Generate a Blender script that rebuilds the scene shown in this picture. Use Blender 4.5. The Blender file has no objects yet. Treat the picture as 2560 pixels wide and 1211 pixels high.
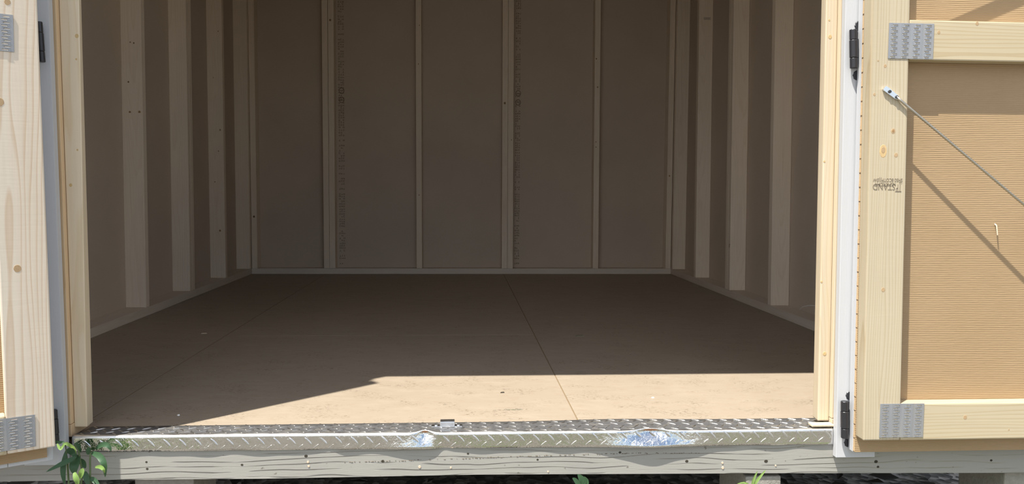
import bpy, bmesh, math, random
from mathutils import Vector, Matrix

random.seed(7)
scene = bpy.context.scene
COL = scene.collection

# ------------------------------------------------------------------ camera
CAM = Vector((-0.02964, -1.83030, 0.57307))
YAW, PITCH, ROLL, FPX = 0.06516, 0.06492, 0.00699, 1972.37
fw = Vector((math.sin(YAW) * math.cos(PITCH), math.cos(YAW) * math.cos(PITCH), -math.sin(PITCH)))
rt = Vector((math.cos(YAW), -math.sin(YAW), 0.0))
up = rt.cross(fw)
r2 = rt * math.cos(ROLL) + up * math.sin(ROLL)
u2 = up * math.cos(ROLL) - rt * math.sin(ROLL)
cd = bpy.data.cameras.new('camera')
cam = bpy.data.objects.new('camera', cd)
COL.objects.link(cam)
M = Matrix((r2, u2, -fw)).transposed().to_4x4()
M.translation = CAM
cam.matrix_world = M
cd.sensor_fit = 'HORIZONTAL'
cd.sensor_width = 36.0
cd.lens = FPX / 2560.0 * 36.0
cd.clip_start = 0.02
scene.camera = cam

# ------------------------------------------------------------------ light
SUN_DIR = Vector((-1.11, -1.0, 3.3)).normalized()      # towards the sun
sd = bpy.data.lights.new('sun', 'SUN')
sd.energy = 9.4
sd.angle = math.radians(0.53)
sd.color = (1.0, 0.955, 0.88)
sun = bpy.data.objects.new('sun', sd)
COL.objects.link(sun)
sun.rotation_euler = SUN_DIR.to_track_quat('Z', 'Y').to_euler()
sun.location = (-4, -4, 10)

world = bpy.data.worlds.new('world')
scene.world = world
world.use_nodes = True
wn = world.node_tree
for n in list(wn.nodes):
    wn.nodes.remove(n)
sky = wn.nodes.new('ShaderNodeTexSky')
sky.sky_type = 'NISHITA'
sky.sun_disc = False
sky.sun_elevation = math.asin(SUN_DIR.z)
sky.sun_rotation = math.atan2(SUN_DIR.x, SUN_DIR.y)
bgn = wn.nodes.new('ShaderNodeBackground')
bgn.inputs['Strength'].default_value = 0.172
wo = wn.nodes.new('ShaderNodeOutputWorld')
# scattered bright summer clouds over the blue
wtc = wn.nodes.new('ShaderNodeTexCoord')
wnz = wn.nodes.new('ShaderNodeTexNoise')
wnz.inputs['Scale'].default_value = 3.2
wnz.inputs['Detail'].default_value = 7.0
wnz.inputs['Roughness'].default_value = 0.55
wrp = wn.nodes.new('ShaderNodeValToRGB')
wrp.color_ramp.elements[0].position = 0.44
wrp.color_ramp.elements[1].position = 0.60
wmx = wn.nodes.new('ShaderNodeMix')
wmx.data_type = 'RGBA'
wmx.inputs[7].default_value = (10.5, 10.6, 11.0, 1)
wmp = wn.nodes.new('ShaderNodeMapping')
wmp.inputs['Location'].default_value = (1.7, 0.4, 2.3)
wn.links.new(wtc.outputs['Generated'], wmp.inputs['Vector'])
wn.links.new(wmp.outputs[0], wnz.inputs['Vector'])
wn.links.new(wnz.outputs['Fac'], wrp.inputs[0])
wn.links.new(wrp.outputs[0], wmx.inputs[0])
wn.links.new(sky.outputs[0], wmx.inputs[6])
wn.links.new(wmx.outputs[2], bgn.inputs['Color'])
wn.links.new(bgn.outputs[0], wo.inputs['Surface'])

vs = scene.view_settings
vs.view_transform = 'Standard'
vs.look = 'None'
vs.exposure = 0.0
vs.gamma = 1.0
vs.use_curve_mapping = False
scene.cycles.max_bounces = 12
scene.cycles.diffuse_bounces = 8

# ------------------------------------------------------------------ node helpers
class NT:
    def __init__(s, name):
        s.m = bpy.data.materials.new(name)
        s.m.use_nodes = True
        s.t = s.m.node_tree
        s.b = s.t.nodes['Principled BSDF']
    def n(s, kind, **kw):
        nd = s.t.nodes.new(kind)
        for k, v in kw.items():
            if k.startswith('i_'):
                nd.inputs[int(k[2:])].default_value = v
            else:
                setattr(nd, k, v)
        return nd
    def l(s, a, b):
        s.t.links.new(a, b)
    def coord(s, scale=(1, 1, 1), offset=True):
        tc = s.n('ShaderNodeTexCoord')
        out = tc.outputs['Object']
        if offset:
            oi = s.n('ShaderNodeObjectInfo')
            mu = s.n('ShaderNodeMath', operation='MULTIPLY')
            mu.inputs[1].default_value = 43.0
            s.l(oi.outputs['Random'], mu.inputs[0])
            ad = s.n('ShaderNodeVectorMath', operation='ADD')
            s.l(out, ad.inputs[0])
            s.l(mu.outputs[0], ad.inputs[1])
            out = ad.outputs[0]
        mp = s.n('ShaderNodeMapping')
        mp.inputs['Scale'].default_value = scale
        s.l(out, mp.inputs['Vector'])
        return mp.outputs[0]
    def noise(s, vec, scale, detail=3, rough=0.55, dist=0.0):
        nd = s.n('ShaderNodeTexNoise')
        nd.inputs['Scale'].default_value = scale
        nd.inputs['Detail'].default_value = detail
        nd.inputs['Roughness'].default_value = rough
        nd.inputs['Distortion'].default_value = dist
        s.l(vec, nd.inputs['Vector'])
        return nd.outputs['Fac']
    def ramp(s, fac, stops):
        nd = s.n('ShaderNodeValToRGB')
        el = nd.color_ramp.elements
        while len(el) < len(stops):
            el.new(0.5)
        for e, (p, c) in zip(el, stops):
            e.position = p
            e.color = (c[0], c[1], c[2], 1) if isinstance(c, tuple) else (c, c, c, 1)
        s.l(fac, nd.inputs[0])
        return nd.outputs[0]
    def mix(s, fac, a, b, blend='MIX'):
        nd = s.n('ShaderNodeMix', data_type='RGBA', blend_type=blend)
        for ix, v in ((0, fac), (6, a), (7, b)):
            sock = nd.inputs[ix]
            if isinstance(v, (int, float)):
                sock.default_value = v if ix == 0 else (v, v, v, 1)
            elif isinstance(v, tuple):
                sock.default_value = (v[0], v[1], v[2], 1)
            else:
                s.l(v, sock)
        return nd.outputs[2]
    def bump(s, height, strength, dist=0.002, prev=None):
        nd = s.n('ShaderNodeBump')
        nd.inputs['Strength'].default_value = strength
        nd.inputs['Distance'].default_value = dist
        s.l(height, nd.inputs['Height'])
        if prev is not None:
            s.l(prev, nd.inputs['Normal'])
        return nd.outputs[0]
    def done(s, color=None, rough=0.6, metal=0.0, normal=None, spec=0.3):
        if color is not None:
            if isinstance(color, tuple):
                s.b.inputs['Base Color'].default_value = (color[0], color[1], color[2], 1)
            else:
                s.l(color, s.b.inputs['Base Color'])
        if isinstance(rough, (int, float)):
            s.b.inputs['Roughness'].default_value = rough
        else:
            s.l(rough, s.b.inputs['Roughness'])
        s.b.inputs['Metallic'].default_value = metal
        s.b.inputs['Specular IOR Level'].default_value = spec
        if normal is not None:
            s.l(normal, s.b.inputs['Normal'])
        return s.m

def wood(name, axis, light, dark, grain=0.5, saw=0.25, pitch=0.0075):
    """softwood: growth rings around a pith line beside the board, drifting along it, plus fibres and cross-cut saw marks"""
    t = NT(name)
    k = 0.035
    sc = {'x': (k, 1, 1), 'y': (1, k, 1), 'z': (1, 1, k)}[axis]
    flat = {'x': (0, 1, 1), 'y': (1, 0, 1), 'z': (1, 1, 0)}[axis]
    v = t.coord(sc)
    tc = t.n('ShaderNodeTexCoord')
    oi = t.n('ShaderNodeObjectInfo')
    mp = t.n('ShaderNodeMapping')
    mp.inputs['Scale'].default_value = flat
    t.l(tc.outputs['Object'], mp.inputs['Vector'])
    wn_ = t.n('ShaderNodeTexWhiteNoise', noise_dimensions='1D')
    t.l(oi.outputs['Random'], wn_.inputs['W'])
    sub = t.n('ShaderNodeVectorMath', operation='SUBTRACT')
    t.l(wn_.outputs['Color'], sub.inputs[0])
    sub.inputs[1].default_value = (0.5, 0.5, 0.5)
    scv = t.n('ShaderNodeVectorMath', operation='MULTIPLY')
    t.l(sub.outputs[0], scv.inputs[0])
    scv.inputs[1].default_value = tuple(0.085 * f for f in flat)
    add = t.n('ShaderNodeVectorMath', operation='ADD')
    t.l(mp.outputs[0], add.inputs[0])
    t.l(scv.outputs[0], add.inputs[1])
    ln = t.n('ShaderNodeVectorMath', operation='LENGTH')
    t.l(add.outputs[0], ln.inputs[0])
    drift = t.noise(t.coord({'x': (.09, 1, 1), 'y': (1, .09, 1), 'z': (1, 1, .09)}[axis]), 14.0, 2, 0.45)
    dm = t.n('ShaderNodeMath', operation='MULTIPLY_ADD')
    t.l(drift, dm.inputs[0])
    dm.inputs[1].default_value = 0.050
    t.l(ln.outputs['Value'], dm.inputs[2])
    ph = t.n('ShaderNodeMath', operation='MULTIPLY')
    t.l(dm.outputs[0], ph.inputs[0])
    ph.inputs[1].default_value = 1.0 / pitch
    fr = t.n('ShaderNodeMath', operation='FRACT')
    t.l(ph.outputs[0], fr.inputs[0])
    lines = t.ramp(fr.outputs[0], [(0.0, 0.0), (0.55, 0.12), (0.88, 1.0), (0.97, 0.0)])
    warp = t.noise(v, 9.0, 2, 0.5)
    fib = t.noise(v, 170.0, 3, 0.6)
    mott = t.noise(t.coord((1, 1, 1)), 4.0, 3, 0.6)
    f1 = t.mix(0.30, lines, t.ramp(warp, [(0.35, 0.0), (0.75, 1.0)]))
    fac = t.n('ShaderNodeMath', operation='MULTIPLY')
    t.l(f1, fac.inputs[0])
    fac.inputs[1].default_value = grain
    c = t.mix(fac.outputs[0], light, dark)
    c = t.mix(0.15, c, t.ramp(fib, [(0.25, 0.6), (0.75, 1.0)]), 'MULTIPLY')
    c = t.mix(0.35, c, t.ramp(mott, [(0.3, (0.86, 0.84, 0.81)), (0.7, (1.0, 1.0, 1.0))]), 'MULTIPLY')
    b = t.bump(fib, 0.10, 0.0005)
    inv = {'x': (1, .07, .07), 'y': (.07, 1, .07), 'z': (.07, .07, 1)}[axis]
    sawm = t.noise(t.coord(inv), 120.0, 2, 0.8)
    b = t.bump(sawm, saw * 0.45, 0.0005, b)
    return t.done(c, 0.68, 0.0, b, 0.25)

PALE, PALED = (0.60, 0.50, 0.335), (0.47, 0.34, 0.185)
MAT = {}
for ax in 'xyz':
    MAT['wood_' + ax] = wood('softwood_' + ax, ax, PALE, PALED, 0.55, 0.25)
MAT['stile'] = wood('stile_wood', 'z', (0.5167, 0.4500, 0.3250), (0.3917, 0.3000, 0.1750), 0.75, 0.6)
MAT['stile_pale_sunlift'] = wood('stile_wood_pale_sunlift', 'z', (0.74, 0.66, 0.545), (0.54, 0.37, 0.225), 0.75, 0.6)  # paler board, lightened further to make up for weak grazing sun
MAT['rail'] = wood('rail_wood', 'x', (0.5167, 0.4417, 0.3042), (0.3833, 0.2917, 0.1583), 0.75, 0.2)
MAT['jamb'] = wood('jamb_wood', 'z', (0.76, 0.65, 0.48), (0.66, 0.49, 0.29), 0.6, 0.15)  # lighter copy for the left stop, making up for its shade
MAT['jamb_sun_dimmed'] = wood('jamb_wood_sun_dimmed', 'z', (0.645, 0.555, 0.41), (0.56, 0.42, 0.25), 0.6, 0.15)  # same jamb wood, darkened to offset the sun on the right side
MAT['jamb_orange'] = wood('jamb_orange_wood', 'z', (0.72, 0.54, 0.34), (0.62, 0.40, 0.21), 0.7, 0.15)
MAT['stud'] = wood('stud_wood', 'z', (0.84, 0.73, 0.59), (0.72, 0.57, 0.42), 0.45, 0.1)
MAT['plate_x'] = wood('sole_wood_x', 'x', (0.72, 0.65, 0.56), (0.60, 0.48, 0.36), 0.4, 0.1)
MAT['plate_y'] = wood('sole_wood_y', 'y', (0.70, 0.62, 0.52), (0.58, 0.46, 0.34), 0.4, 0.1)

def panel_mat(name, base, dark, ribs):
    t = NT(name)
    v = t.coord((1, 1, 1))
    m = t.noise(v, 3.0, 4, 0.6)
    fine = t.noise(t.coord((4, 4, 60)), 18.0, 3, 0.65)
    c = t.mix(t.ramp(m, [(0.3, 0.0), (0.75, 1.0)]), base, dark)
    c = t.mix(0.25, c, t.ramp(fine, [(0.3, 0.7), (0.7, 1.0)]), 'MULTIPLY')
    nb = None
    if ribs:
        w = t.n('ShaderNodeTexWave', wave_type='BANDS', bands_direction='Z', wave_profile='SIN')
        w.inputs['Scale'].default_value = 72.0
        w.inputs['Distortion'].default_value = 2.2
        w.inputs['Detail'].default_value = 2.0
        w.inputs['Detail Scale'].default_value = 0.35
        t.l(t.coord((0.35, 0.35, 1.0), False), w.inputs['Vector'])
        nb = t.bump(w.outputs['Fac'], ribs, 0.0007)
        nb = t.bump(t.noise(t.coord((6, 6, 70)), 7.0, 4, 0.65), 0.45, 0.0012, nb)
        nb = t.bump(t.noise(v, 30.0, 3, 0.6), 0.12, 0.003, nb)
    else:
        nb = t.bump(fine, 0.1, 0.0006)
    return t.done(c, 0.62, 0.0, nb, 0.25)

MAT['panel'] = panel_mat('door_backing_panel', (0.4042, 0.2833, 0.1625), (0.3583, 0.2458, 0.1333), 0.5)
MAT['siding'] = panel_mat('siding_inner_face', (0.60, 0.50, 0.40), (0.54, 0.45, 0.36), 0.0)

def floor_mat():
    t = NT('floor_sheet_dusty')
    v = t.coord((1, 1, 1), False)
    big = t.noise(v, 1.6, 5, 0.6)
    base = t.mix(t.ramp(big, [(0.3, 0.0), (0.7, 1.0)]), (0.3208, 0.2650, 0.2025), (0.2933, 0.2400, 0.1792))
    dust = t.noise(t.coord((1.0, 2.2, 1), False), 9.0, 5, 0.7)
    base = t.mix(t.ramp(dust, [(0.50, 0.0), (0.70, 0.45)]), base, (0.3667, 0.3083, 0.2375))
    mot = t.noise(t.coord((7, 16, 1), False), 3.0, 5, 0.75)
    base = t.mix(t.ramp(mot, [(0.52, 0.0), (0.72, 0.40)]), base, (0.2375, 0.1792, 0.1125))
    speck = t.noise(t.coord((38, 80, 1), False), 2.2, 3, 0.8)
    clump = t.noise(t.coord((3.0, 5.0, 1), False), 2.6, 3, 0.6)
    mask = t.mix(1.0, t.ramp(speck, [(0.55, 0.0), (0.62, 0.9)]), t.ramp(clump, [(0.50, 0.02), (0.62, 1.0)]), 'MULTIPLY')
    base = t.mix(mask, base, (0.10, 0.075, 0.05))
    scratch = t.noise(t.coord((2.5, 60, 1), False), 3.0, 2, 0.7, 1.5)
    base = t.mix(t.ramp(scratch, [(0.64, 0.0), (0.72, 0.5)]), base, (0.3500, 0.2917, 0.2167))
    nb = t.bump(t.noise(t.coord((20, 40, 1), False), 5.0, 4, 0.6), 0.08, 0.001)
    return t.done(base, 0.55, 0.0, nb, 0.35)
MAT['floor'] = floor_mat()

def beam_mat():
    t = NT('grey_painted_timber')
    v = t.coord((0.35, 1, 1), False)
    w = t.n('ShaderNodeTexWave', wave_type='BANDS', bands_direction='Z', wave_profile='SAW')
    w.inputs['Scale'].default_value = 22.0
    w.inputs['Distortion'].default_value = 7.0
    w.inputs['Detail'].default_value = 1.5
    w.inputs['Detail Scale'].default_value = 0.9
    t.l(t.coord((0.22, 1, 1), False), w.inputs['Vector'])
    m = t.noise(t.coord((1, 1, 1), False), 6.0, 4, 0.6)
    c = t.mix(m, (0.350, 0.338, 0.306), (0.312, 0.302, 0.272))
    sp = t.noise(t.coord((1, 1, 1.5), False), 60.0, 2, 0.5)
    c = t.mix(t.ramp(sp, [(0.72, 0.0), (0.76, 0.7)]), c, (0.12, 0.105, 0.075))
    brk = t.noise(t.coord((1.2, 1, 8), False), 5.0, 2, 0.5)
    groove = t.mix(1.0, t.ramp(w.outputs['Fac'], [(0.0, 1.0), (0.09, 0.75), (0.16, 0.0)]), t.ramp(brk, [(0.42, 0.0), (0.55, 1.0)]), 'MULTIPLY')
    hgt = t.ramp(groove, [(0.0, 1.0), (1.0, 0.0)])
    c = t.mix(t.mix(1.0, groove, 0.28, 'MULTIPLY'), c, (0.20, 0.19, 0.155))
    nb = t.bump(hgt, 0.8, 0.002)
    nb = t.bump(t.noise(t.coord((8, 30, 60), False), 4.0, 3, 0.6), 0.25, 0.001, nb)
    return t.done(c, 0.5, 0.0, nb, 0.35)
MAT['beam'] = beam_mat()

def white_mat():
    t = NT('white_painted_trim')
    s1 = t.noise(t.coord((60, 60, 3)), 6.0, 3, 0.6)
    c = t.mix(s1, (0.5333, 0.5417, 0.5542), (0.4917, 0.5000, 0.5167))
    return t.done(c, 0.45, 0.0, t.bump(s1, 0.3, 0.0008), 0.35)
MAT['white'] = white_mat()

def metal_mat(name, col, rough, nscale=None, nstr=0.1, aniso=False):
    t = NT(name)
    nb = None
    if nscale:
        nb = t.bump(t.noise(t.coord((1, 1, 1), False), nscale, 3, 0.6), nstr, 0.004)
    r = t.ramp(t.noise(t.coord((1, 1, 1), False), 25.0, 3, 0.6), [(0.3, rough * 0.7), (0.75, rough * 1.3)])
    return t.done(col, r, 1.0, nb, 0.5)
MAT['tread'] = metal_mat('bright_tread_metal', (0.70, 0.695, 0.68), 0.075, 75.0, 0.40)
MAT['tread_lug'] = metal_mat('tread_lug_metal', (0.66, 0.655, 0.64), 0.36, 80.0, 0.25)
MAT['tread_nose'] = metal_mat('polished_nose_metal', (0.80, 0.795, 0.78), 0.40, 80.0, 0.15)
def worn_metal(name, col, rough, metal):
    t = NT(name)
    v = t.coord((1, 1, 1), False)
    n1 = t.noise(t.coord((30, 60, 1), False), 3.0, 4, 0.7)
    c = t.mix(t.ramp(n1, [(0.3, 0.0), (0.75, 1.0)]), tuple(x * .75 for x in col), col)
    c = t.mix(t.ramp(t.noise(t.coord((9, 14, 1), False), 3.0, 4, 0.7), [(0.5, 0.0), (0.75, 0.6)]), c, (0.42, 0.38, 0.31))
    return t.done(c, rough, metal, t.bump(n1, 0.35, 0.0015), 0.5)
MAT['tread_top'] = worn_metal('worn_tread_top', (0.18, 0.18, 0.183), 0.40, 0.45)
MAT['zinc'] = worn_metal('galvanised_steel', (0.36, 0.37, 0.385), 0.5, 0.45)
MAT['rod'] = metal_mat('stay_rod_steel', (0.52, 0.48, 0.41), 0.42)
MAT['chrome'] = metal_mat('chrome_steel', (0.85, 0.87, 0.90), 0.28)

def plain(name, col, rough=0.6, spec=0.3, metal=0.0, var=0.12, scale=40.0):
    t = NT(name)
    n1 = t.noise(t.coord((1, 1, 1)), scale, 3, 0.6)
    lo = tuple(c * (1 - var) for c in col)
    hi = tuple(min(1, c * (1 + var)) for c in col)
    return t.done(t.mix(n1, lo, hi), rough, metal, t.bump(n1, 0.1, 0.0008), spec)
MAT['black'] = plain('black_hinge_coating', (0.022, 0.022, 0.026), 0.38, 0.5)
MAT['screw_black'] = plain('black_screw', (0.03, 0.03, 0.03), 0.4, 0.5)
MAT['bare_edge'] = plain('rough_panel_edge', (0.55, 0.40, 0.24), 0.8, 0.1, 0, 0.3, 300)
MAT['hole'] = plain('dark_paint_chip', (0.055, 0.048, 0.036), 0.8, 0.1)
MAT['blister'] = plain('blistered_paint_edge', (0.15, 0.125, 0.09), 0.8, 0.1)
MAT['chip'] = plain('bare_wood_chip', (0.62, 0.50, 0.36), 0.8, 0.1)
MAT['ink'] = plain('grade_stamp_ink', (0.20, 0.165, 0.12), 0.8, 0.1, 0, 0.35, 500)
MAT['ink_dim'] = plain('sheet_print_ink', (0.20, 0.16, 0.115), 0.8, 0.1, 0, 0.3, 80)
MAT['seam'] = plain('dusty_seam_filler', (0.20, 0.145, 0.085), 0.8, 0.1)
MAT['rust'] = plain('rusty_gap', (0.17, 0.09, 0.05), 0.8, 0.1)
MAT['white_bit'] = plain('white_plastic', (0.85, 0.85, 0.82), 0.5)
MAT['smudge'] = plain('grey_smudge', (0.20, 0.18, 0.13), 0.8, 0.1, 0, 0.4, 200)
MAT['roof'] = plain('pale_bounce_roof_board', (0.76, 0.76, 0.75), 0.6, 0.3)  # unseen ceiling finish, made pale to bounce light into the shed
MAT['litter'] = plain('dry_leaf_litter', (0.045, 0.042, 0.035), 0.8, 0.1, 0, 0.4, 20)

def knot_mat():
    t = NT('knot')
    tc = t.n('ShaderNodeTexCoord')
    ln = t.n('ShaderNodeVectorMath', operation='LENGTH')
    t.l(tc.outputs['Object'], ln.inputs[0])
    oi = t.n('ShaderNodeObjectInfo')
    n1 = t.noise(t.coord((1, 1, 1)), 220.0, 3, 0.6)
    c = t.mix(n1, (0.24, 0.14, 0.065), (0.38, 0.24, 0.12))
    c = t.mix(t.ramp(oi.outputs['Random'], [(0.35, 0.0), (0.9, 0.55)]), c, (0.11, 0.075, 0.045))
    return t.done(c, 0.6, 0.0, None, 0.2)
MAT['knot'] = knot_mat()
MAT['knot_halo'] = plain('knot_halo_wood', (0.56, 0.40, 0.20), 0.65, 0.2, 0, 0.2, 120)
MAT['knot_soft'] = plain('soft_knot_wood', (0.43, 0.30, 0.17), 0.65, 0.2, 0, 0.25, 160)

def concrete_mat():
    t = NT('concrete_block')
    v = t.coord((1, 1, 1))
    a = t.noise(v, 90.0, 4, 0.7)
    b = t.noise(v, 8.0, 3, 0.6)
    c = t.mix(a, (0.2083, 0.1958, 0.1667), (0.4000, 0.3792, 0.3333))
    c = t.mix(0.4, c, t.ramp(b, [(0.3, 0.7), (0.7, 1.0)]), 'MULTIPLY')
    return t.done(c, 0.9, 0.0, t.bump(a, 0.9, 0.003), 0.1)
MAT['concrete'] = concrete_mat()

def ground_mat():
    t = NT('gravelly_soil_ground')
    v = t.coord((1, 1, 1), False)
    vor = t.n('ShaderNodeTexVoronoi', feature='F1')
    vor.inputs['Scale'].default_value = 38.0
    t.l(v, vor.inputs['Vector'])
    sep = t.n('ShaderNodeSeparateColor')
    t.l(vor.outputs['Color'], sep.inputs[0])
    stone = t.ramp(sep.outputs[0], [(0.0, (0.0417, 0.0383, 0.0333)), (0.5, (0.1208, 0.1125, 0.0958)), (1.0, (0.2750, 0.2583, 0.2292))])
    big = t.noise(v, 1.3, 4, 0.6)
    grassy = t.noise(t.coord((14, 14, 1), False), 6.0, 4, 0.7)
    green = t.mix(grassy, (0.0667, 0.1167, 0.0208), (0.1417, 0.2083, 0.0500))
    c = t.mix(t.ramp(big, [(0.60, 0.0), (0.68, 0.85)]), stone, green)
    nb = t.bump(vor.outputs['Distance'], 0.7, 0.012)
    return t.done(c, 0.9, 0.0, nb, 0.15)
MAT['ground'] = ground_mat()

def leaf_mat(name, a, b):
    t = NT(name)
    n1 = t.noise(t.coord((1, 1, 1)), 45.0, 3, 0.6)
    m = t.done(t.mix(n1, a, b), 0.45, 0.0, t.bump(n1, 0.2, 0.001), 0.4)
    tr = t.n('ShaderNodeBsdfTranslucent')
    tr.inputs['Color'].default_value = (b[0] * 1.5, b[1] * 1.5, b[2] * 1.2, 1)
    mx = t.n('ShaderNodeMixShader')
    mx.inputs[0].default_value = 0.3
    out = t.t.nodes['Material Output']
    t.l(t.b.outputs[0], mx.inputs[1])
    t.l(tr.outputs[0], mx.inputs[2])
    t.l(mx.outputs[0], out.inputs['Surface'])
    return m
MAT['leaf'] = leaf_mat('weed_leaf_green', (0.035, 0.085, 0.045), (0.065, 0.135, 0.06))
MAT['leaf_lit_grass'] = leaf_mat('weed_leaf_lit_and_grass', (0.17, 0.29, 0.07), (0.27, 0.40, 0.12))  # sunlit weed leaves carry their brightness in this colour; grass shares it
MAT['stem'] = leaf_mat('weed_stem_green', (0.13, 0.19, 0.08), (0.19, 0.25, 0.12))

# ------------------------------------------------------------------ object helpers
def empty(name, loc=(0, 0, 0), kind=None, label=None, cat=None, group=None):
    o = bpy.data.objects.new(name, None)
    COL.objects.link(o)
    o.location = loc
    o.empty_display_size = 0.05
    tag(o, label, cat, group, kind)
    return o

def tag(o, label=None, cat=None, group=None, kind=None):
    if kind: o['kind'] = kind
    if label: o['label'] = label
    if cat: o['category'] = cat
    if group: o['group'] = group
    return o

def world_loc(o):
    v = Vector(o.location)
    while o.parent:
        o = o.parent
        v = v + Vector(o.location)
    return v

def link_mesh(name, bm, mat, parent=None, origin=None, smooth=False):
    """bm holds world coordinates; the object gets its own origin at the mesh centre"""
    vs_ = [v.co for v in bm.verts]
    if origin is None:
        lo = Vector((min(v.x for v in vs_), min(v.y for v in vs_), min(v.z for v in vs_)))
        hi = Vector((max(v.x for v in vs_), max(v.y for v in vs_), max(v.z for v in vs_)))
        origin = (lo + hi) / 2
    origin = Vector(origin)
    bmesh.ops.translate(bm, verts=bm.verts, vec=-origin)
    bmesh.ops.recalc_face_normals(bm, faces=bm.faces)
    me = bpy.data.meshes.new(name)
    bm.to_mesh(me)
    bm.free()
    if smooth:
        for p in me.polygons:
            p.use_smooth = True
    for m in (mat if isinstance(mat, (list, tuple)) else [mat]):
        me.materials.append(m)
    o = bpy.data.objects.new(name, me)
    COL.objects.link(o)
    if parent is not None:
        o.parent = parent
        o.location = origin - world_loc(parent)
    else:
        o.location = origin
    return o

def hexa(bm, b4, t4):
    """prism from four bottom and four top corners"""
    vb = [bm.verts.new(p) for p in b4]
    vt = [bm.verts.new(p) for p in t4]
    fs = [bm.faces.new(vb[::-1]), bm.faces.new(vt)]
    for i in range(4):
        j = (i + 1) % 4
        fs.append(bm.faces.new((vb[i], vb[j], vt[j], vt[i])))
    return fs

def bevel(bm, w, seg=2):
    bmesh.ops.bevel(bm, geom=list(bm.edges), offset=w, segments=seg, profile=0.6, affect='EDGES', clamp_overlap=True)

def board8(name, b4, t4, mat, parent=None, bev=0.0025):
    bm = bmesh.new()
    hexa(bm, b4, t4)
    bmesh.ops.recalc_face_normals(bm, faces=bm.faces)
    if bev:
        bevel(bm, bev)
    return link_mesh(name, bm, mat, parent)

def box(name, lo, hi, mat, parent=None, bev=0.0025, lean=(0, 0)):
    """axis-aligned board; lean shifts the top in x and y"""
    x0, y0, z0 = lo
    x1, y1, z1 = hi
    lx, ly = lean
    return board8(name, [(x0, y0, z0), (x1, y0, z0), (x1, y1, z0), (x0, y1, z0)],
                  [(x0 + lx, y0 + ly, z1), (x1 + lx, y0 + ly, z1), (x1 + lx, y1 + ly, z1), (x0 + lx, y1 + ly, z1)], mat, parent, bev)

def tube(bm, pts, rad, seg=10):
    pts = [Vector(p) for p in pts]
    rings = []
    for i, p in enumerate(pts):
        d = (pts[min(i + 1, len(pts) - 1)] - pts[max(i - 1, 0)]).normalized()
        a = d.orthogonal().normalized() if abs(d.z) > 0.9 else d.cross(Vector((0, 0, 1))).normalized()
        b = d.cross(a)
        r = rad[i] if isinstance(rad, (list, tuple)) else rad
        rings.append([bm.verts.new(p + (a * math.cos(2 * math.pi * k / seg) + b * math.sin(2 * math.pi * k / seg)) * r) for k in range(seg)])
    for i in range(len(rings) - 1):
        for k in range(seg):
            j = (k + 1) % seg
            bm.faces.new((rings[i][k], rings[i][j], rings[i + 1][j], rings[i + 1][k]))
    bm.faces.new(rings[0][::-1])
    bm.faces.new(rings[-1])

def disc_bm(center, u, v, ru, rv, h, seg=14):
    """low dome lying in the plane u,v"""
    bm = bmesh.new()
    c = Vector(center)
    n = Vector(u).cross(Vector(v)).normalized()
    u = Vector(u); v = Vector(v)
    r0 = [bm.verts.new(c + u * ru * math.cos(2 * math.pi * k / seg) * (1 + 0.10 * math.sin(3 * k)) + v * rv * math.sin(2 * math.pi * k / seg) - n * 0.0006) for k in range(seg)]
    r1 = [bm.verts.new(c + u * ru * 0.85 * math.cos(2 * math.pi * k / seg) + v * rv * 0.85 * math.sin(2 * math.pi * k / seg) + n * h) for k in range(seg)]
    for k in range(seg):
        j = (k + 1) % seg
        bm.faces.new((r0[k], r0[j], r1[j], r1[k]))
    bm.faces.new(r1)
    bm.faces.new(r0[::-1])
    return bm

EX, EY, EZ = Vector((1, 0, 0)), Vector((0, 1, 0)), Vector((0, 0, 1))
def knot(parent, x, y, z, r, mat='knot', u=EX, v=EZ, el=1.15):
    return link_mesh('knot', disc_bm((x, y, z), u, v, r, r * el, 0.0003), MAT[mat], parent)

def knots_front(parent, lst, mat=None):
    for (x, y, z, r) in lst:
        r *= 0.62
        m = mat or ('knot' if r < 0.0045 or random.random() < 0.35 else 'knot_soft')
        if r > 0.0055 and m == 'knot_soft':
            link_mesh('knot', disc_bm((x, y, z), EX, EZ, r, r * 1.2, 0.0003), MAT['knot_soft'], parent)
            link_mesh('knot', disc_bm((x, y, z), EX, EZ, r * .55, r * .6, 0.0006), MAT['knot'], parent)
        else:
            knot(parent, x, y, z, r, m)

# ------------------------------------------------------------------ shell: floor, walls, ceiling
HW, YB, DW = 1.435, 3.57, 0.089          # half width inside plates, back plate face, wall depth
TOPZ = 2.16

floor = empty('floor', (0, 1.8, 0), kind='structure', label='tan sheet floor of the shed with dusty sunlit front strip')
XS = [(-1.524, -0.9465), (-0.9435, 0.2635), (0.2665, 1.524)]
for (x0, x1), cuts in zip(XS, ((0.06, 2.50, 3.659), (0.06, 1.279, 3.659), (0.06, 2.50, 3.659))):
    for a, b in zip(cuts[:-1], cuts[1:]):
        box('floor_sheet', (x0, a + (0.001 if a > 0.1 else 0), -0.018), (x1, b - 0.001, 0.0), MAT['floor'], floor, 0.0012)
for (x0, x1, y0, y1) in ((-0.9468, -0.9432, 0.061, 3.65), (0.2632, 0.2668, 0.061, 3.65), (-0.9435, 0.2635, 1.2775, 1.2805)):
    box('seam_dust', (x0, y0, -0.0180), (x1, y1, -0.0010), MAT['seam'], floor, 0)
box('subfloor', (-1.524, 0.04, -0.05), (1.524, 3.659, -0.0185), MAT['wood_x'], floor, 0)
for i in range(9):
    yy = 0.30 + i * 0.405
    box('floor_joist', (-1.52, yy, -0.115), (1.52, yy + 0.038, -0.0505), MAT['wood_x'], floor, 0)

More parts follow.
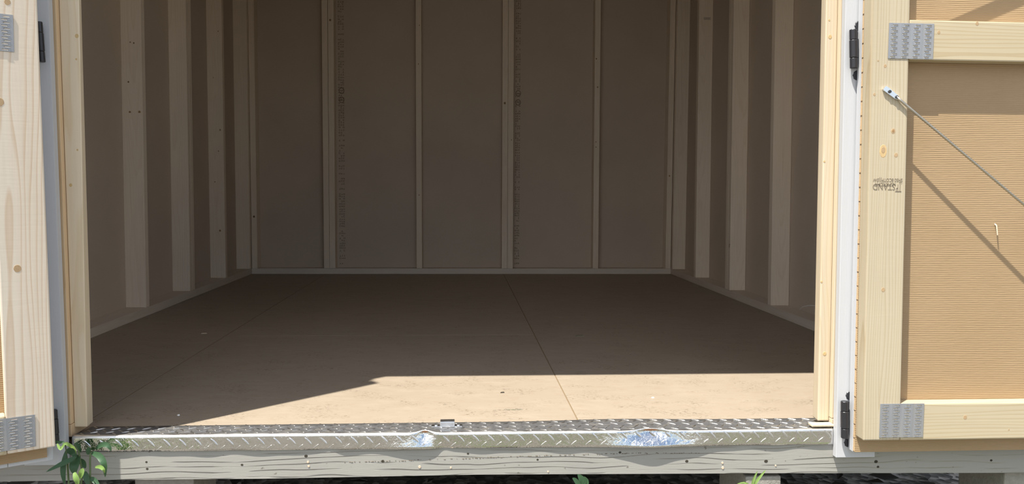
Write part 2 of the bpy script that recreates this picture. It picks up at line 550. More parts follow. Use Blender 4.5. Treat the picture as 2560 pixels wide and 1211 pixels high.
ceil = empty('ceiling', (0, 1.8, TOPZ + 0.06), kind='structure', label='boarded shed ceiling above the frame')
box('ceiling_sheet', (-1.55, -0.03, TOPZ + 0.04), (1.55, 3.69, TOPZ + 0.07), MAT['roof'], ceil, 0)
for i in range(6):
    yy = 0.2 + i * 0.61
    box('rafter', (-1.435, yy, TOPZ - 0.05), (1.435, yy + 0.038, TOPZ + 0.039), MAT['wood_x'], ceil, 0)

def stud(parent, lo, hi, lean=(0, 0), kn=()):
    o = box('stud', lo, hi, MAT['stud'], parent, 0.002, lean)
    knots_front(o, kn)
    return o

# back wall
wb = empty('wall_back', (0, YB + DW, 0), kind='structure', label='back wall of bare studs and brown sheets')
box('sole_plate', (-HW, YB, 0), (HW, YB + DW, 0.038), MAT['plate_x'], wb, 0.002)
box('top_plate', (-HW, YB, TOPZ - 0.09), (HW, YB + DW, TOPZ - 0.051), MAT['plate_x'], wb, 0.002)
for x0, x1 in ((-1.524, -0.918), (-0.915, 0.289), (0.292, 1.524)):
    box('siding_sheet', (x0, YB + DW, -0.02), (x1, YB + DW + 0.012, TOPZ + 0.04), MAT['siding'], wb, 0)
KB = [(0.2671, 3.57, 1.1671, 0.013), (-0.8999, 3.57, 1.6988, 0.012), (0.3141, 3.57, 0.9193, 0.006), (0.8906, 3.57, 1.4758, 0.008), (0.9016, 3.57, 1.2844, 0.009), (0.8952, 3.57, 0.912, 0.006), (0.8957, 3.57, 0.8765, 0.006), (-0.3162, 3.57, 1.42, 0.006), (-0.3123, 3.57, 0.5395, 0.006), (-1.4152, 3.57, 0.3875, 0.012), (1.4125, 3.57, 0.6836, 0.01), (-0.3094, 3.57, 1.6766, 0.005)]
for x0, lx in ((-1.4345, -0.001), (-0.9545, -0.002), (-0.9155, 0.0), (-0.330, -0.006), (0.2525, -0.004), (0.2915, -0.004), (0.8855, -0.008), (1.3965, -0.001)):
    stud(wb, (x0, YB, 0.0385), (x0 + 0.038, YB + DW - 0.001, TOPZ - 0.0905), (lx, 0),
         [k for k in KB if x0 - 0.002 < k[0] < x0 + 0.040])

# printed bands on the back sheets, right of the two doubled studs
def print_band(parent, x0, w, rng):
    rr = random.Random(rng)
    bm = bmesh.new()
    y = YB + DW - 0.0004
    def q(a, b, c, d):
        vv = [bm.verts.new(p) for p in ((a, y, b), (c, y, b), (c, y, d), (a, y, d))]
        bm.faces.new(vv)
    z = 0.06
    while z < 2.02:
        for c in range(3):
            cw = w / 3.0
            xa = x0 + c * cw
            h = rr.uniform(0.007, 0.013)
            kind = rr.random()
            if kind < 0.18:
                continue
            s = 0.0024
            if kind < 0.5:
                q(xa + 0.002, z, xa + cw - 0.002, z + s)
                q(xa + 0.002, z + h - s, xa + cw - 0.002, z + h)
                q(xa + 0.002, z + s, xa + 0.002 + s, z + h - s)
            elif kind < 0.75:
                q(xa + 0.002, z, xa + cw - 0.002, z + s)
                q(xa + cw * .45, z + s, xa + cw * .45 + s, z + h)
            else:
                q(xa + 0.002, z, xa + 0.002 + s, z + h)
                q(xa + cw - 0.004, z, xa + cw - 0.004 + s, z + h)
                q(xa + 0.002 + s, z + h * .4, xa + cw - 0.004, z + h * .4 + s)
        z += rr.uniform(0.015, 0.019) if rr.random() > 0.08 else 0.035
    # two round certification emblems, printed like circles
    for zc in (1.183, 1.245):
        seg = 16
        ri = [[bm.verts.new((x0 + w * .55 + r * math.cos(2 * math.pi * k / seg), y - 0.0002, zc + r * 1.15 * math.sin(2 * math.pi * k / seg))) for k in range(seg)] for r in (0.0145, 0.0185)]
        for k in range(seg):
            j = (k + 1) % seg
            bm.faces.new((ri[0][k], ri[0][j], ri[1][j], ri[1][k]))
        vv = [bm.verts.new(p) for p in ((x0 + w * .55 - .010, y - .0002, zc - .002), (x0 + w * .55 + .010, y - .0002, zc - .002), (x0 + w * .55 + .010, y - .0002, zc + .002), (x0 + w * .55 - .010, y - .0002, zc + .002))]
        bm.faces.new(vv)
    o = link_mesh('printed_band', bm, MAT['ink_dim'], parent)
    o['kind'] = 'stuff'
    o['label'] = 'faint dark printed band along the sheet edge'
print_band(wb, -0.864, 0.042, 3)
print_band(wb, 0.3445, 0.036, 5)

# side walls
KL = {0: [(-1.483, 1.778, 1.2142, 0.005), (-1.4677, 1.778, 1.211, 0.006), (-1.494, 1.778, 1.0407, 0.007), (-1.4903, 1.778, 0.9082, 0.009), (-1.4491, 1.778, 0.9088, 0.011), (-1.4806, 1.778, 0.5193, 0.006), (-1.4895, 1.778, 0.434, 0.004), (-1.4946, 1.778, 0.2913, 0.01), (-1.4696, 1.778, 0.2466, 0.008), (-1.4845, 1.778, 0.5742, 0.004)],
      1: [(-1.4499, 2.356, 1.3703, 0.011), (-1.5084, 2.356, 1.3771, 0.006), (-1.4827, 2.356, 0.6728, 0.01), (-1.476, 2.356, 0.9123, 0.005), (-1.478, 2.356, 0.508, 0.004), (-1.4648, 2.356, 0.1486, 0.014)],
      2: [(-1.4559, 2.979, 1.4976, 0.005), (-1.454, 2.979, 0.9211, 0.009), (-1.4881, 2.979, 1.2274, 0.004), (-1.4653, 2.979, 0.796, 0.006), (-1.4639, 2.979, 0.3231, 0.01), (-1.4894, 2.979, 0.6136, 0.006)]}
KR = {0: [(1.4565, 1.788, 0.1884, 0.011), (1.4409, 1.788, 0.2699, 0.006), (1.4872, 1.788, 0.2605, 0.004)],
      1: [(1.4768, 2.364, 1.4465, 0.008), (1.4746, 2.364, 1.1163, 0.012), (1.4914, 2.364, 0.3958, 0.011), (1.4667, 2.364, 0.1491, 0.007), (1.4456, 2.364, 0.1053, 0.005), (1.4392, 2.364, 0.9684, 0.006), (1.4687, 2.364, 0.9242, 0.004)],
      2: [(1.4934, 2.991, 0.8637, 0.005), (1.4702, 2.991, 0.4504, 0.004), (1.4635, 2.991, 0.3009, 0.004)]}
def lean_knots(lst, per_m):
    return [(x, y + per_m * z, z, r) for (x, y, z, r) in lst]
def side_wall(name, s, ys, kn, label):
    w = empty(name, (s * (HW + DW), 1.8, 0), kind='structure', label=label)
    a, b = sorted((s * HW, s * (HW + DW)))
    box('sole_plate', (a, 0.102, 0), (b, YB + DW - 0.001, 0.038), MAT['plate_y'], w, 0.002)
    box('top_plate', (a, 0.102, TOPZ - 0.09), (b, YB + DW, TOPZ - 0.051), MAT['plate_y'], w, 0.002)
    o0, o1 = sorted((s * (HW + DW), s * (HW + DW + 0.012)))
    for y0, y1 in ((0.0, 1.2165), (1.2195, 2.3925), (2.3955, 3.671)):
        box('siding_sheet', (o0, y0, -0.02), (o1, y1, TOPZ + 0.04), MAT['siding'], w, 0)
    top = TOPZ - 0.0905
    for i, (y0, n, ly) in enumerate(ys):
        kk = kn.get(i, [])
        kk = lean_knots(kk, ly)
        for j in range(n):
            stud(w, (a, y0 + 0.039 * j, 0.0385), (b - 0.001 if s > 0 else b, y0 + 0.039 * j + 0.038, top), (0, ly * top), kk if j == 0 else ())
    return w
wl = side_wall('wall_left', -1, [(1.778, 1, 0.012), (2.355, 2, 0.010), (2.979, 1, 0.002), (3.528, 1, 0.002), (1.168, 1, 0.01), (0.56, 1, 0.01)], KL,
               'left wall of pale studs and brown sheets inside the shed')
wr = side_wall('wall_right', 1, [(1.788, 1, 0.030), (2.363, 2, 0.027), (2.991, 1, 0.026), (3.525, 1, 0.004), (1.168, 1, 0.02), (0.56, 1, 0.02)], KR,
               'right wall of pale studs and brown sheets inside the shed')

# front wall
wf = empty('wall_front', (0, 0.06, 0), kind='structure', label='front wall framing around the wide doorway')
# outer siding left, right and above the opening
for x0, x1 in ((-1.536, -0.936), (0.886, 1.536)):
    box('siding_sheet', (x0, 0.0, -0.02), (x1, 0.012, TOPZ + 0.04), MAT['beam'], wf, 0)
box('siding_sheet', (-0.936, 0.0, 1.93), (0.886, 0.012, TOPZ + 0.04), MAT['beam'], wf, 0)
HZ = 1.875
box('header', (-0.98, 0.013, HZ), (0.93, 0.089, HZ + 0.14), MAT['wood_x'], wf, 0.002)
def lin(p0, p1, z):      # point on a line at height z; p = (x, z)
    return p0[0] + (p1[0] - p0[0]) * (z - p0[1]) / (p1[1] - p0[1])
def vpost(name, fl, fr, bl, br, y0, y1, z0, z1, mat, parent, bev=0.002):
    """post given by four leaning corner lines ((x,z),(x,z)) at front/back left/right"""
    g = lambda L, z: lin(L[0], L[1], z)
    return board8(name, [(g(fl, z0), y0, z0), (g(fr, z0), y0, z0), (g(br, z0), y1, z0), (g(bl, z0), y1, z0)],
                  [(g(fl, z1), y0, z1), (g(fr, z1), y0, z1), (g(br, z1), y1, z1), (g(bl, z1), y1, z1)], mat, parent, bev)
# left: jamb stud behind the casing, then the pale stop set back
JL = ((-0.9212, 0.0186), (-0.9275, 0.9914))
JLo = ((-0.9592, 0.0186), (-0.9655, 0.9914))
jl = vpost('jamb_stud', JLo, JL, JLo, JL, 0.0125, 0.1015, 0.030, HZ - 0.0005, MAT['jamb_orange'], wf)
knots = [(-0.9206, 0.004, 0.60, .004)]
pl_ = vpost('door_stop', ((-0.9202, 0.0186), (-0.9265, 0.9914)), ((-0.8916, 0.0182), (-0.8826, 0.9925)),
            ((-0.9202, 0.0186), (-0.9265, 0.9914)), ((-0.8952, 0.0182), (-0.8956, 1.0011)), 0.025, 0.063, 0.020, HZ - 0.0005, MAT['jamb'], wf, 0.0025)
knots_front(pl_, [(-0.9127, 0.0248, 0.579, 0.006), (-0.8899, 0.0248, 0.9131, 0.007), (-0.8957, 0.0248, 0.6586, 0.0035), (-0.8925, 0.0248, 0.8616, 0.0035)], 'knot_halo')
box('sill_block', (-0.9585, 0.0125, 0.0004), (-0.9205, 0.1015, 0.0295), MAT['jamb_orange'], wf, 0.0015)
# right
JR = ((0.8772, 0.0056), (0.8650, 1.0315))
JRo = ((0.9152, 0.0056), (0.9030, 1.0315))
jr = vpost('jamb_stud', JR, JRo, JR, JRo, 0.0125, 0.1015, 0.022, HZ - 0.0005, MAT['jamb_sun_dimmed'], wf)
pr_ = vpost('door_stop', ((0.8480, 0.008), (0.8348, 1.0308)), ((0.8767, 0.0056), (0.8645, 1.0315)),
            ((0.8523, 0.0048), (0.8405, 1.0399)), ((0.8767, 0.0056), (0.8645, 1.0315)), 0.025, 0.063, 0.012, HZ - 0.0005, MAT['jamb_sun_dimmed'], wf, 0.0035)
knots_front(pr_, [(0.8443, 0.0248, 0.9841, 0.004), (0.8475, 0.0248, 0.9448, 0.008), (0.8438, 0.0248, 0.6487, 0.004), (0.8465, 0.0248, 0.3573, 0.004), (0.8600, 0.0248, 0.1801, 0.008)], 'knot_halo')
box('sill_block', (0.8215, -0.0030, 0.0062), (0.8768, 0.020, 0.0115), MAT['jamb_sun_dimmed'], wf, 0.0015)
box('sill_block', (0.8775, 0.0125, 0.0004), (0.915, 0.1015, 0.0215), MAT['jamb_sun_dimmed'], wf, 0.0015)
# front-wall studs beyond the opening (hidden by the doors, they close the wall)
for x0 in (-1.50, 1.462):
    box('stud', (x0, 0.0125, 0.0385), (x0 + 0.038, 0.1015, TOPZ - 0.0905), MAT['stud'], wf, 0)
box('top_plate', (-HW, 0.0125, TOPZ - 0.09), (HW, 0.1015, TOPZ - 0.051), MAT['plate_x'], wf, 0)

# white casings either side of the opening
def casing(name, inner, z0, w, s, label):
    g = lambda z: lin(inner[0], inner[1], z)
    z1 = 1.98
    a0, a1 = g(z0), g(z1)
    xs0 = sorted((a0, a0 + s * w)); xs1 = sorted((a1, a1 + s * w))
    o = board8(name, [(xs0[0], -0.018, z0), (xs0[1], -0.018, z0), (xs0[1], -0.0005, z0), (xs0[0], -0.0005, z0)],
               [(xs1[0], -0.018, z1), (xs1[1], -0.018, z1), (xs1[1], -0.0005, z1), (xs1[0], -0.0005, z1)], MAT['white'], None, 0.0015)
    tag(o, label, None, None, 'structure')
    return o
casing('trim_1', ((-0.9205, 0.0317), (-0.9278, 0.9813)), -0.0545, 0.092, -1, 'shaded white casing board left of the doorway')
casing('trim_2', ((0.876, -0.0601), (0.8616, 1.0212)), -0.0655, 0.097, 1, 'sunlit white casing board right of the doorway')
# top casing
tc_ = box('trim_3', (-0.938, -0.018, 1.985), (0.862, -0.0005, 2.06), MAT['white'], None, 0.0015)
tag(tc_, 'white casing board above the doorway', None, None, 'structure')

# grey painted rim beam under the threshold
bm = bmesh.new()
prof = [(-1.56, -0.0968), (-1.0757, -0.0971), (-0.7942, -0.0973), (-0.494, -0.1005), (0.0, -0.0990), (0.0937, -0.0999), (0.40, -0.1038), (0.7264, -0.1075), (1.0, -0.1118), (1.3672, -0.1172), (1.56, -0.120)]
vv = []
for x, z in prof:
    vv.append([bm.verts.new(p) for p in ((x, 0.0, -0.0205), (x, 0.0, z), (x, 0.038, z), (x, 0.038, -0.0205))])
for a, b in zip(vv[:-1], vv[1:]):
    for i in range(4):
        j = (i + 1) % 4
        bm.faces.new((a[i], b[i], b[j], a[j]))
bm.faces.new(vv[0]); bm.faces.new(vv[-1][::-1])
beam = link_mesh('sill_beam', bm, MAT['beam'], None)
tag(beam, 'long grey painted timber beam with cracked grain under the metal threshold', 'beam', None, 'structure')
for (x, y, z, r) in [(-0.5346, 0.0, -0.0666, 0.0045), (-0.7488, 0.0, -0.0726, 0.0045), (-0.388, 0.0, -0.048, 0.006), (-0.2105, 0.0, -0.0632, 0.006), (-0.0109, 0.0, -0.048, 0.0040), (0.1544, 0.0, -0.065, 0.004), (0.3523, 0.0, -0.0505, 0.005), (0.5153, 0.0, -0.0745, 0.006), (0.7107, 0.0, -0.0776, 0.007), (0.9864, 0.0, -0.0829, 0.007), (0.992, 0.0, -0.096, 0.005), (1.2807, 0.0, -0.0844, 0.005), (-0.7502, 0.0, -0.0566, 0.004)]:
    link_mesh('nail_hole', disc_bm((x, 0.0, z), EX, EZ, r * .75, r * .62, 0.0004, 9), MAT['hole'], beam)
rr_ = random.Random(4)
for (x, z, r) in [(-0.1246, -0.078, .005), (-0.0513, -0.081, .0035), (0.7348, -0.0888, .003), (-0.3836, -0.062, .004), (-0.382, -0.072, .004), (0.6029, -0.0798, .004), (0.604, -0.092, .005), (0.1796, -0.0945, .003)]:
    link_mesh('paint_chip', disc_bm((x, 0.0, z), EX, EZ, r * .7, r * .8, 0.0012, 7), MAT['chip'], beam)
# the broken line of blistered paint: one mesh of small flakes
bm = bmesh.new()
x = -0.30
while x < 0.55:
    z = -0.0585 + 0.004 * math.sin(x * 5) + (x * 0.004) + rr_.uniform(-.0008, .0008)
    if rr_.random() < 0.72:
        l = rr_.uniform(0.001, 0.005); h = rr_.uniform(0.0003, 0.0009)
        hexa(bm, [(x, -0.0008, z - h), (x + l, -0.0008, z - h), (x + l, 0.0006, z - h), (x, 0.0006, z - h)],
             [(x, -0.0003, z + h), (x + l, -0.0003, z + h), (x + l, 0.0006, z + h), (x, 0.0006, z + h)])
    x += rr_.uniform(0.003, 0.009)
o = link_mesh('blistered_paint', bm, MAT['blister'], beam)
o['kind'] = 'stuff'

# ------------------------------------------------------------------ doors
def nail_plate(parent, O, U, V, N, w, h, cols=4, rows=12, t=0.0012):
    """perforated truss plate: sheet with punched slots, plus bent teeth lips (sub-part). O is the lower-left corner, N points out"""
    U, V, N, O = Vector(U), Vector(V), Vector(N), Vector(O)
    P = lambda a, b, c=0.0: O + U * a + V * b + N * c
    bm = bmesh.new(); bt = bmesh.new()
    rh = h / (rows + 0.35)
    sh = rh * 0.40
    cw = w / cols
    def quad(a0, b0, a1, b1, c=t):
        bm.faces.new([bm.verts.new(P(*p)) for p in ((a0, b0, c), (a1, b0, c), (a1, b1, c), (a0, b1, c))])
    y = 0.0
    for r in range(rows):
        b0 = rh * (r + 0.35); b1 = b0 + sh
        quad(0, y, w, b0)
        x = 0.0
        for c in range(cols):
            s0 = cw * (c + 0.18) + (0.0042 if r % 2 else 0.0)
            s1 = s0 + cw * 0.44
            quad(x, b0, s0, b1)
            # slot walls
            for (a, b) in (((s0, b0), (s1, b0)), ((s1, b0), (s1, b1)), ((s1, b1), (s0, b1)), ((s0, b1), (s0, b0))):
                bm.faces.new([bm.verts.new(p) for p in (P(a[0], a[1], t), P(b[0], b[1], t), P(b[0], b[1], 0), P(a[0], a[1], 0))])
            # burr lip along the lower slot edge, bent outwards
            hexa(bt, [P(s0, b0 - 0.0004, t * .9), P(s1, b0 - 0.0004, t * .9), P(s1, b0 + 0.0004, t * .5), P(s0, b0 + 0.0004, t * .5)],
                 [P(s0 + .001, b0 - 0.0001, t + 0.0006), P(s1 - .0005, b0 - 0.0001, t + 0.0007), P(s1 - .0005, b0 + 0.0006, t + 0.0002), P(s0 + .001, b0 + 0.0006, t + 0.0002)])
            x = s1
        quad(x, b0, w, b1)
        y = b1
    quad(0, y, w, h)
    # rim
    for (a, b) in (((0, 0), (w, 0)), ((w, 0), (w, h)), ((w, h), (0, h)), ((0, h), (0, 0))):
        bm.faces.new([bm.verts.new(p) for p in (P(a[0], a[1], 0), P(b[0], b[1], 0), P(b[0], b[1], t), P(a[0], a[1], t))])
    bmesh.ops.remove_doubles(bm, verts=bm.verts, dist=0.00002)
    pl = link_mesh('nail_plate', bm, MAT['zinc'], parent)
    pl['label'] = 'grey galvanised plate punched with rows of slots'
    tt = link_mesh('plate_teeth', bt, MAT['zinc'], pl)
    tt['kind'] = 'stuff'
    return pl

def hinge(parent, base, top, rad, leaf_x0, leaf_x1, leaf_y):
    """black butt hinge: three-knuckle barrel on a leaf with rounded lobes"""
    base, top = Vector(base), Vector(top)
    bm = bmesh.new()
    zc = (base.z + top.z) / 2
    L = (top.z - base.z)
    outline = []
    for k in range(9):
        a = math.pi * k / 8
        outline.append((leaf_x1 if False else leaf_x0 + 0.012 * math.sin(a) * 0 + 0.012 + 0.012 * math.cos(math.pi + a), zc + L * .66 + 0.012 * math.sin(a)))
    pts = [(leaf_x0 + 0.004, zc - L * .45), (leaf_x1, zc - L * .45), (leaf_x1, zc + L * .45), (leaf_x0 + 0.004, zc + L * .45)]
    hexa(bm, [(x, leaf_y - 0.0018, z) for x, z in pts], [(x, leaf_y, z) for x, z in pts])
    h = link_mesh('hinge', bm, MAT['black'], parent)
    h['label'] = 'black steel hinge'
    for i in range(3):
        a = [0.0, 0.27, 0.73, 1.0]
        p0 = base.lerp(top, a[i] + 0.004); p1 = base.lerp(top, a[i + 1] - 0.004)
        b = bmesh.new()
        r = rad * (1.0 if i != 1 else 1.06)
        e = (p1 - p0).normalized() * 0.0012
        tube(b, [p0, p0 + e, p1 - e, p1], [r * .9, r, r, r * .9], 18)
        link_mesh('knuckle', b, MAT['black'], h, smooth=False)
    for dz in (0.62, -0.66):
        link_mesh('leaf_lobe', disc_bm((leaf_x0 + 0.015 * (1 if leaf_x0 > 0 else -1), leaf_y - 0.001, zc + L * dz), EX, EZ, 0.010, 0.0115, 0.0016, 18), MAT['black'], h)
    return h

# right door, folded flat back against the front wall
d2 = empty('door_2', (0.90, -0.055, 0.0), kind='structure', label='right door of the pair, opened flat against the wall, sunlit back face showing')
DT, DTOP = 1.80, 1.945
g = lambda z: 0.9054 - 0.0168 * z         # leaning hinge-side edge of the frame
YI, YP, YT = -0.087, -0.051, -0.0425       # frame face, panel face, trim back
def rbox(name, xa, xb, z0, z1, ya, yb, mat, parent, bev=0.002):
    return board8(name, [(xa(z0), ya, z0), (xb(z0), ya, z0), (xb(z0), yb, z0), (xa(z0), yb, z0)],
                  [(xa(z1), ya, z1), (xb(z1), ya, z1), (xb(z1), yb, z1), (xa(z1), yb, z1)], mat, parent, bev)
st2 = rbox('stile', g, lambda z: g(z) + 0.0883, -0.0015, DTOP, YI, YP - 0.0003, MAT['stile'], d2, 0.003)
knots_front(st2, [(0.958, YI, 0.6602, 0.008), (0.9492, YI, 0.7143, 0.009), (0.9398, YI, 0.3518, 0.008), (0.9248, YI, 0.86, 0.006), (0.9076, YI, 0.8713, 0.003), (0.902, YI, 0.796, 0.005)], 'knot_soft')
link_mesh('knot', disc_bm((0.9275, YI, 0.6689), EX, EZ, 0.0095, 0.0165, 0.0003, 18), MAT['knot_halo'], st2)
link_mesh('knot', disc_bm((0.9275, YI, 0.6715), EX, EZ, 0.0055, 0.0080, 0.0006, 16), MAT['knot_soft'], st2)
rbox('stile', lambda z: DT - 0.088, lambda z: DT, -0.0015, DTOP, YI, YP - 0.0003, MAT['stile'], d2)
rl = []
for z0, z1 in ((-0.0020, 0.0848), (0.8747, 0.9640), (DTOP - 0.089, DTOP)):
    rl.append(rbox('rail', lambda z: g(z) + 0.0890, lambda z: DT - 0.0885, z0, z1, YI, YP - 0.0003, MAT['rail'], d2, 0.003))
knots_front(rl[1], [(1.1362, YI, 0.9585, 0.007), (1.047, YI, 0.9371, 0.006)], 'knot_soft')
knots_front(rl[0], [(1.1499, YI, 0.0511, 0.008), (1.2581, YI, 0.0201, 0.003)], 'knot_soft')
gp = lambda z: 0.9046 - 0.0135 * z
pn2 = rbox('panel', gp, lambda z: DT, -0.041, DTOP + 0.02, YP, YT + 0.0004, MAT['panel'], d2, 0.0)
gt = lambda z: 0.9033 - 0.0120 * z
rbox('trim_board', gt, lambda z: gt(z) + 0.085, -0.0425, DTOP + 0.02, YT, -0.0218, MAT['white'], d2, 0.0012)
rbox('trim_board', lambda z: DT - 0.085, lambda z: DT, -0.0425, DTOP + 0.02, YT, -0.0218, MAT['white'], d2, 0.0012)
# raw sawn strip along the panel edge
bm = bmesh.new()
for k in range(60):
    z0 = -0.039 + k * 0.033
    hexa(bm, [(gp(z0) - 0.0009, YP + 0.0008, z0), (gp(z0) + .001, YP + 0.0008, z0), (gp(z0) + .001, YT - 0.0006, z0), (gp(z0) - 0.0009, YT - 0.0006, z0)],
         [(gp(z0) - 0.0006, YP + 0.0012, z0 + .029), (gp(z0) + .001, YP + 0.0012, z0 + .029), (gp(z0) + .001, YT - 0.001, z0 + .029), (gp(z0) - 0.0006, YT - 0.001, z0 + .029)])
o = link_mesh('raw_edge', bm, MAT['bare_edge'], d2)
o['kind'] = 'stuff'
nail_plate(d2, (0.9300, YI - 0.0002, 0.8768), (1, 0, 0), (0, 0, 1), (0, -1, 0), 0.1050, 0.0790)
nail_plate(d2, (0.9430, YI - 0.0002, 0.0058), (1, 0, 0), (0, 0, 1), (0, -1, 0), 0.1055, 0.0795)
hinge(d2, (0.8815, -0.029, 0.8627), (0.8770, -0.029, 0.952), 0.0088, 0.8800, 0.930, -0.0182)
hinge(d2, (0.8905, -0.029, -0.0134), (0.8870, -0.029, 0.0769), 0.0088, 0.8900, 0.940, -0.0182)
# stay rod with a flattened screwed end
rod_a, rod_b = Vector((0.9540, -0.0915, 0.7885)), Vector((1.241, -0.1085, 0.558))
rdir = (rod_b - rod_a).normalized()
bm = bmesh.new()
tube(bm, [rod_a - rdir * .004, rod_a + rdir * .012, rod_a + rdir * 1.02], [0.0036, 0.0030, 0.0030], 12)
rod = link_mesh('stay_rod', bm, MAT['rod'], d2, smooth=True)
rod['label'] = 'thin steel stay rod'
side = rdir.cross(Vector((0, -1, 0))).normalized()
bm = bmesh.new()
e0, e1 = Vector((0.9255, -0.0878, 0.8085)), rod_a + rdir * 0.002
pr = [(-0.004, -.0045), (0.0, -.0058), (0.85, -.0050), (1.0, -.0030), (1.0, .0030), (0.85, .0050), (0.0, .0058), (-0.004, .0045)]
lo_, hi_ = [], []
for a, b in pr:
    p = e0.lerp(e1, max(a, 0)) + rdir * (a if a < 0 else 0) + side * b
    lo_.append(bm.verts.new((p.x, -0.0875, p.z))); hi_.append(bm.verts.new((p.x, -0.0925, p.z)))
bm.faces.new(lo_[::-1]); bm.faces.new(hi_)
for i in range(8):
    j = (i + 1) % 8
    bm.faces.new((lo_[i], lo_[j], hi_[j], hi_[i]))
fl = link_mesh('rod_tang', bm, MAT['chrome'], rod)
for f_ in (0.30, 0.86):
    p = e0.lerp(e1, f_)
    bm = disc_bm((p.x, -0.0925, p.z), EX, EZ, 0.0040, 0.0040, 0.0022, 14)
    link_mesh('screw', bm, MAT['screw_black'], rod)
# unseen strap added above the frame to throw a shadow across the upper panel
bm = bmesh.new()
a_, b_ = Vector((0.990, -0.093, 1.058)), Vector((1.705, -0.093, 1.373))
sd_ = (b_ - a_).cross(Vector((0, 1, 0))).normalized() * 0.012
hexa(bm, [a_ - sd_, b_ - sd_, b_ - sd_ + Vector((0, .004, 0)), a_ - sd_ + Vector((0, .004, 0))],
     [a_ + sd_, b_ + sd_, b_ + sd_ + Vector((0, .004, 0)), a_ + sd_ + Vector((0, .004, 0))])
link_mesh('shadow_strap', bm, MAT['rod'], d2)
# nail point poking through the panel
bm = bmesh.new()
tube(bm, [(1.2258, YP + 0.001, 0.5030), (1.2258, YP - 0.006, 0.4990), (1.2262, YP - 0.010, 0.4770)], [0.0017, 0.0016, 0.0012], 8)
nl = link_mesh('bent_nail', bm, MAT['chip'], d2)
nl['label'] = 'small pale nail bent down from the panel'

# stamp on the right stile, upside down
def text_mesh(body, size, M4, mat, parent, name='stamp_text', sx=1.0):
    cu = bpy.data.curves.new(name, 'FONT')
    cu.body = body
    cu.size = size
    cu.align_x = 'LEFT'
    cu.extrude = 0.00012
    tmp = bpy.data.objects.new('tmp_text', cu)
    COL.objects.link(tmp)
    bpy.context.view_layer.update()
    dg = bpy.context.evaluated_depsgraph_get()
    me = bpy.data.meshes.new_from_object(tmp.evaluated_get(dg))
    bpy.data.objects.remove(tmp)
    bm = bmesh.new()
    bm.from_mesh(me)
    bpy.data.meshes.remove(me)
    for v in bm.verts:
        v.co.x *= sx
    bm.transform(M4)
    return link_mesh(name, bm, mat, parent)
def stamp_matrix(x, y, z, flip):
    # text plane faces -y; flip turns it upside down
    s = -1 if flip else 1
    return Matrix(((s, 0, 0, x), (0, 0, -1, y), (0, s, 0, z), (0, 0, 0, 1)))
YS = YI - 0.0003
text_mesh('STAND', 0.0205, stamp_matrix(0.9590, YS, 0.5945, True), MAT['ink'], st2, sx=0.80)
text_mesh('TP', 0.0250, stamp_matrix(0.9735, YS, 0.5935, True), MAT['ink'], st2, sx=0.46)
text_mesh('116', 0.0085, stamp_matrix(0.9755, YS, 0.6000, True), MAT['ink'], st2, sx=0.6)
text_mesh('NSPR/KDHT', 0.0118, stamp_matrix(0.9605, YS, 0.5975, True), MAT['ink'], st2, sx=0.80)
text_mesh('SH50 8COTP(I)SW', 0.0112, stamp_matrix(0.9755, YS, 0.6070, True), MAT['ink'], st2, sx=0.77)
box('stamp_bar', (0.9590, YS - .0001, 0.5765), (0.9735, YS + .0003, 0.5780), MAT['ink'], st2, 0)

# left door, swung out towards the camera
A = math.radians(58)
UD = Vector((-math.sin(A), -math.cos(A), 0)); ND = Vector((math.cos(A), -math.sin(A), 0))
C0 = Vector((-0.9057, -0.09, 0.0))
d1 = empty('door_1', (C0.x, C0.y, 0), kind='structure', label='left door of the pair, swung outwards towards the viewer')
def DP(u, v, z):        # u along the door from the hinge, v depth behind the inner face
    return C0 + UD * u - ND * v + Vector((-0.0095 * (z - 0.012), 0, z)) 
def dbox(name, u0, u1, v0, v1, z0, z1, mat, parent, bev=0.002, zs=0.0):
    return board8(name, [DP(u0, v0, z0), DP(u1, v0, z0 + zs * (u1 - u0)), DP(u1, v1, z0 + zs * (u1 - u0)), DP(u0, v1, z0)],
                  [DP(u0, v0, z1), DP(u1, v0, z1), DP(u1, v1, z1), DP(u0, v1, z1)], mat, parent, bev)
D1T = 1.945
st1 = dbox('stile', 0.0, 0.0885, 0.0, 0.0357, 0.0115, D1T, MAT['stile_pale_sunlift'], d1, 0.003)
for (u, z, r) in ((0.074, 0.748, .012), (0.056, 0.403, .011), (0.053, 0.953, .009)):
    link_mesh('knot', disc_bm(DP(u, 0, z), -UD, EZ, r * .7, r * .8, 0.0003), MAT['knot_soft'], st1)
dbox('stile', 0.78, 0.868, 0.0, 0.0357, 0.0105, D1T, MAT['stile_pale_sunlift'], d1, 0.003)
for z0, z1 in ((0.0105, 0.0935), (0.862, 0.950), (D1T - 0.089, D1T)):
    dbox('rail', 0.0890, 0.7795, 0.0, 0.0357, z0, z1, MAT['rail'], d1, 0.003)
dbox('panel', 0.0135, 0.868, 0.036, 0.0440, -0.0195, D1T + .02, MAT['panel'], d1, 0)
dbox('trim_board', 0.001, 0.086, 0.0445, 0.065, -0.030, D1T + .02, MAT['white'], d1, 0.0012)
dbox('trim_board', 0.087, 0.78, 0.0445, 0.065, -0.030, 0.055, MAT['white'], d1, 0.0012)
pO = DP(0.1410, -0.0002, 0.0195)
nail_plate(d1, pO, -UD, (0, 0, 1), ND, 0.1045, 0.0690, 4, 12)
pO = DP(0.1490, -0.0002, 0.8520)
nail_plate(d1, pO, -UD, (0, 0, 1), ND, 0.1040, 0.0755, 4, 12)
hinge(d1, (-0.9345, -0.040, 0.8435), (-0.9385, -0.040, 0.9300), 0.0072, -0.975, -0.942, -0.0182)
hinge(d1, (-0.9300, -0.040, 0.003), (-0.9325, -0.040, 0.0790), 0.0072, -0.975, -0.938, -0.0182)

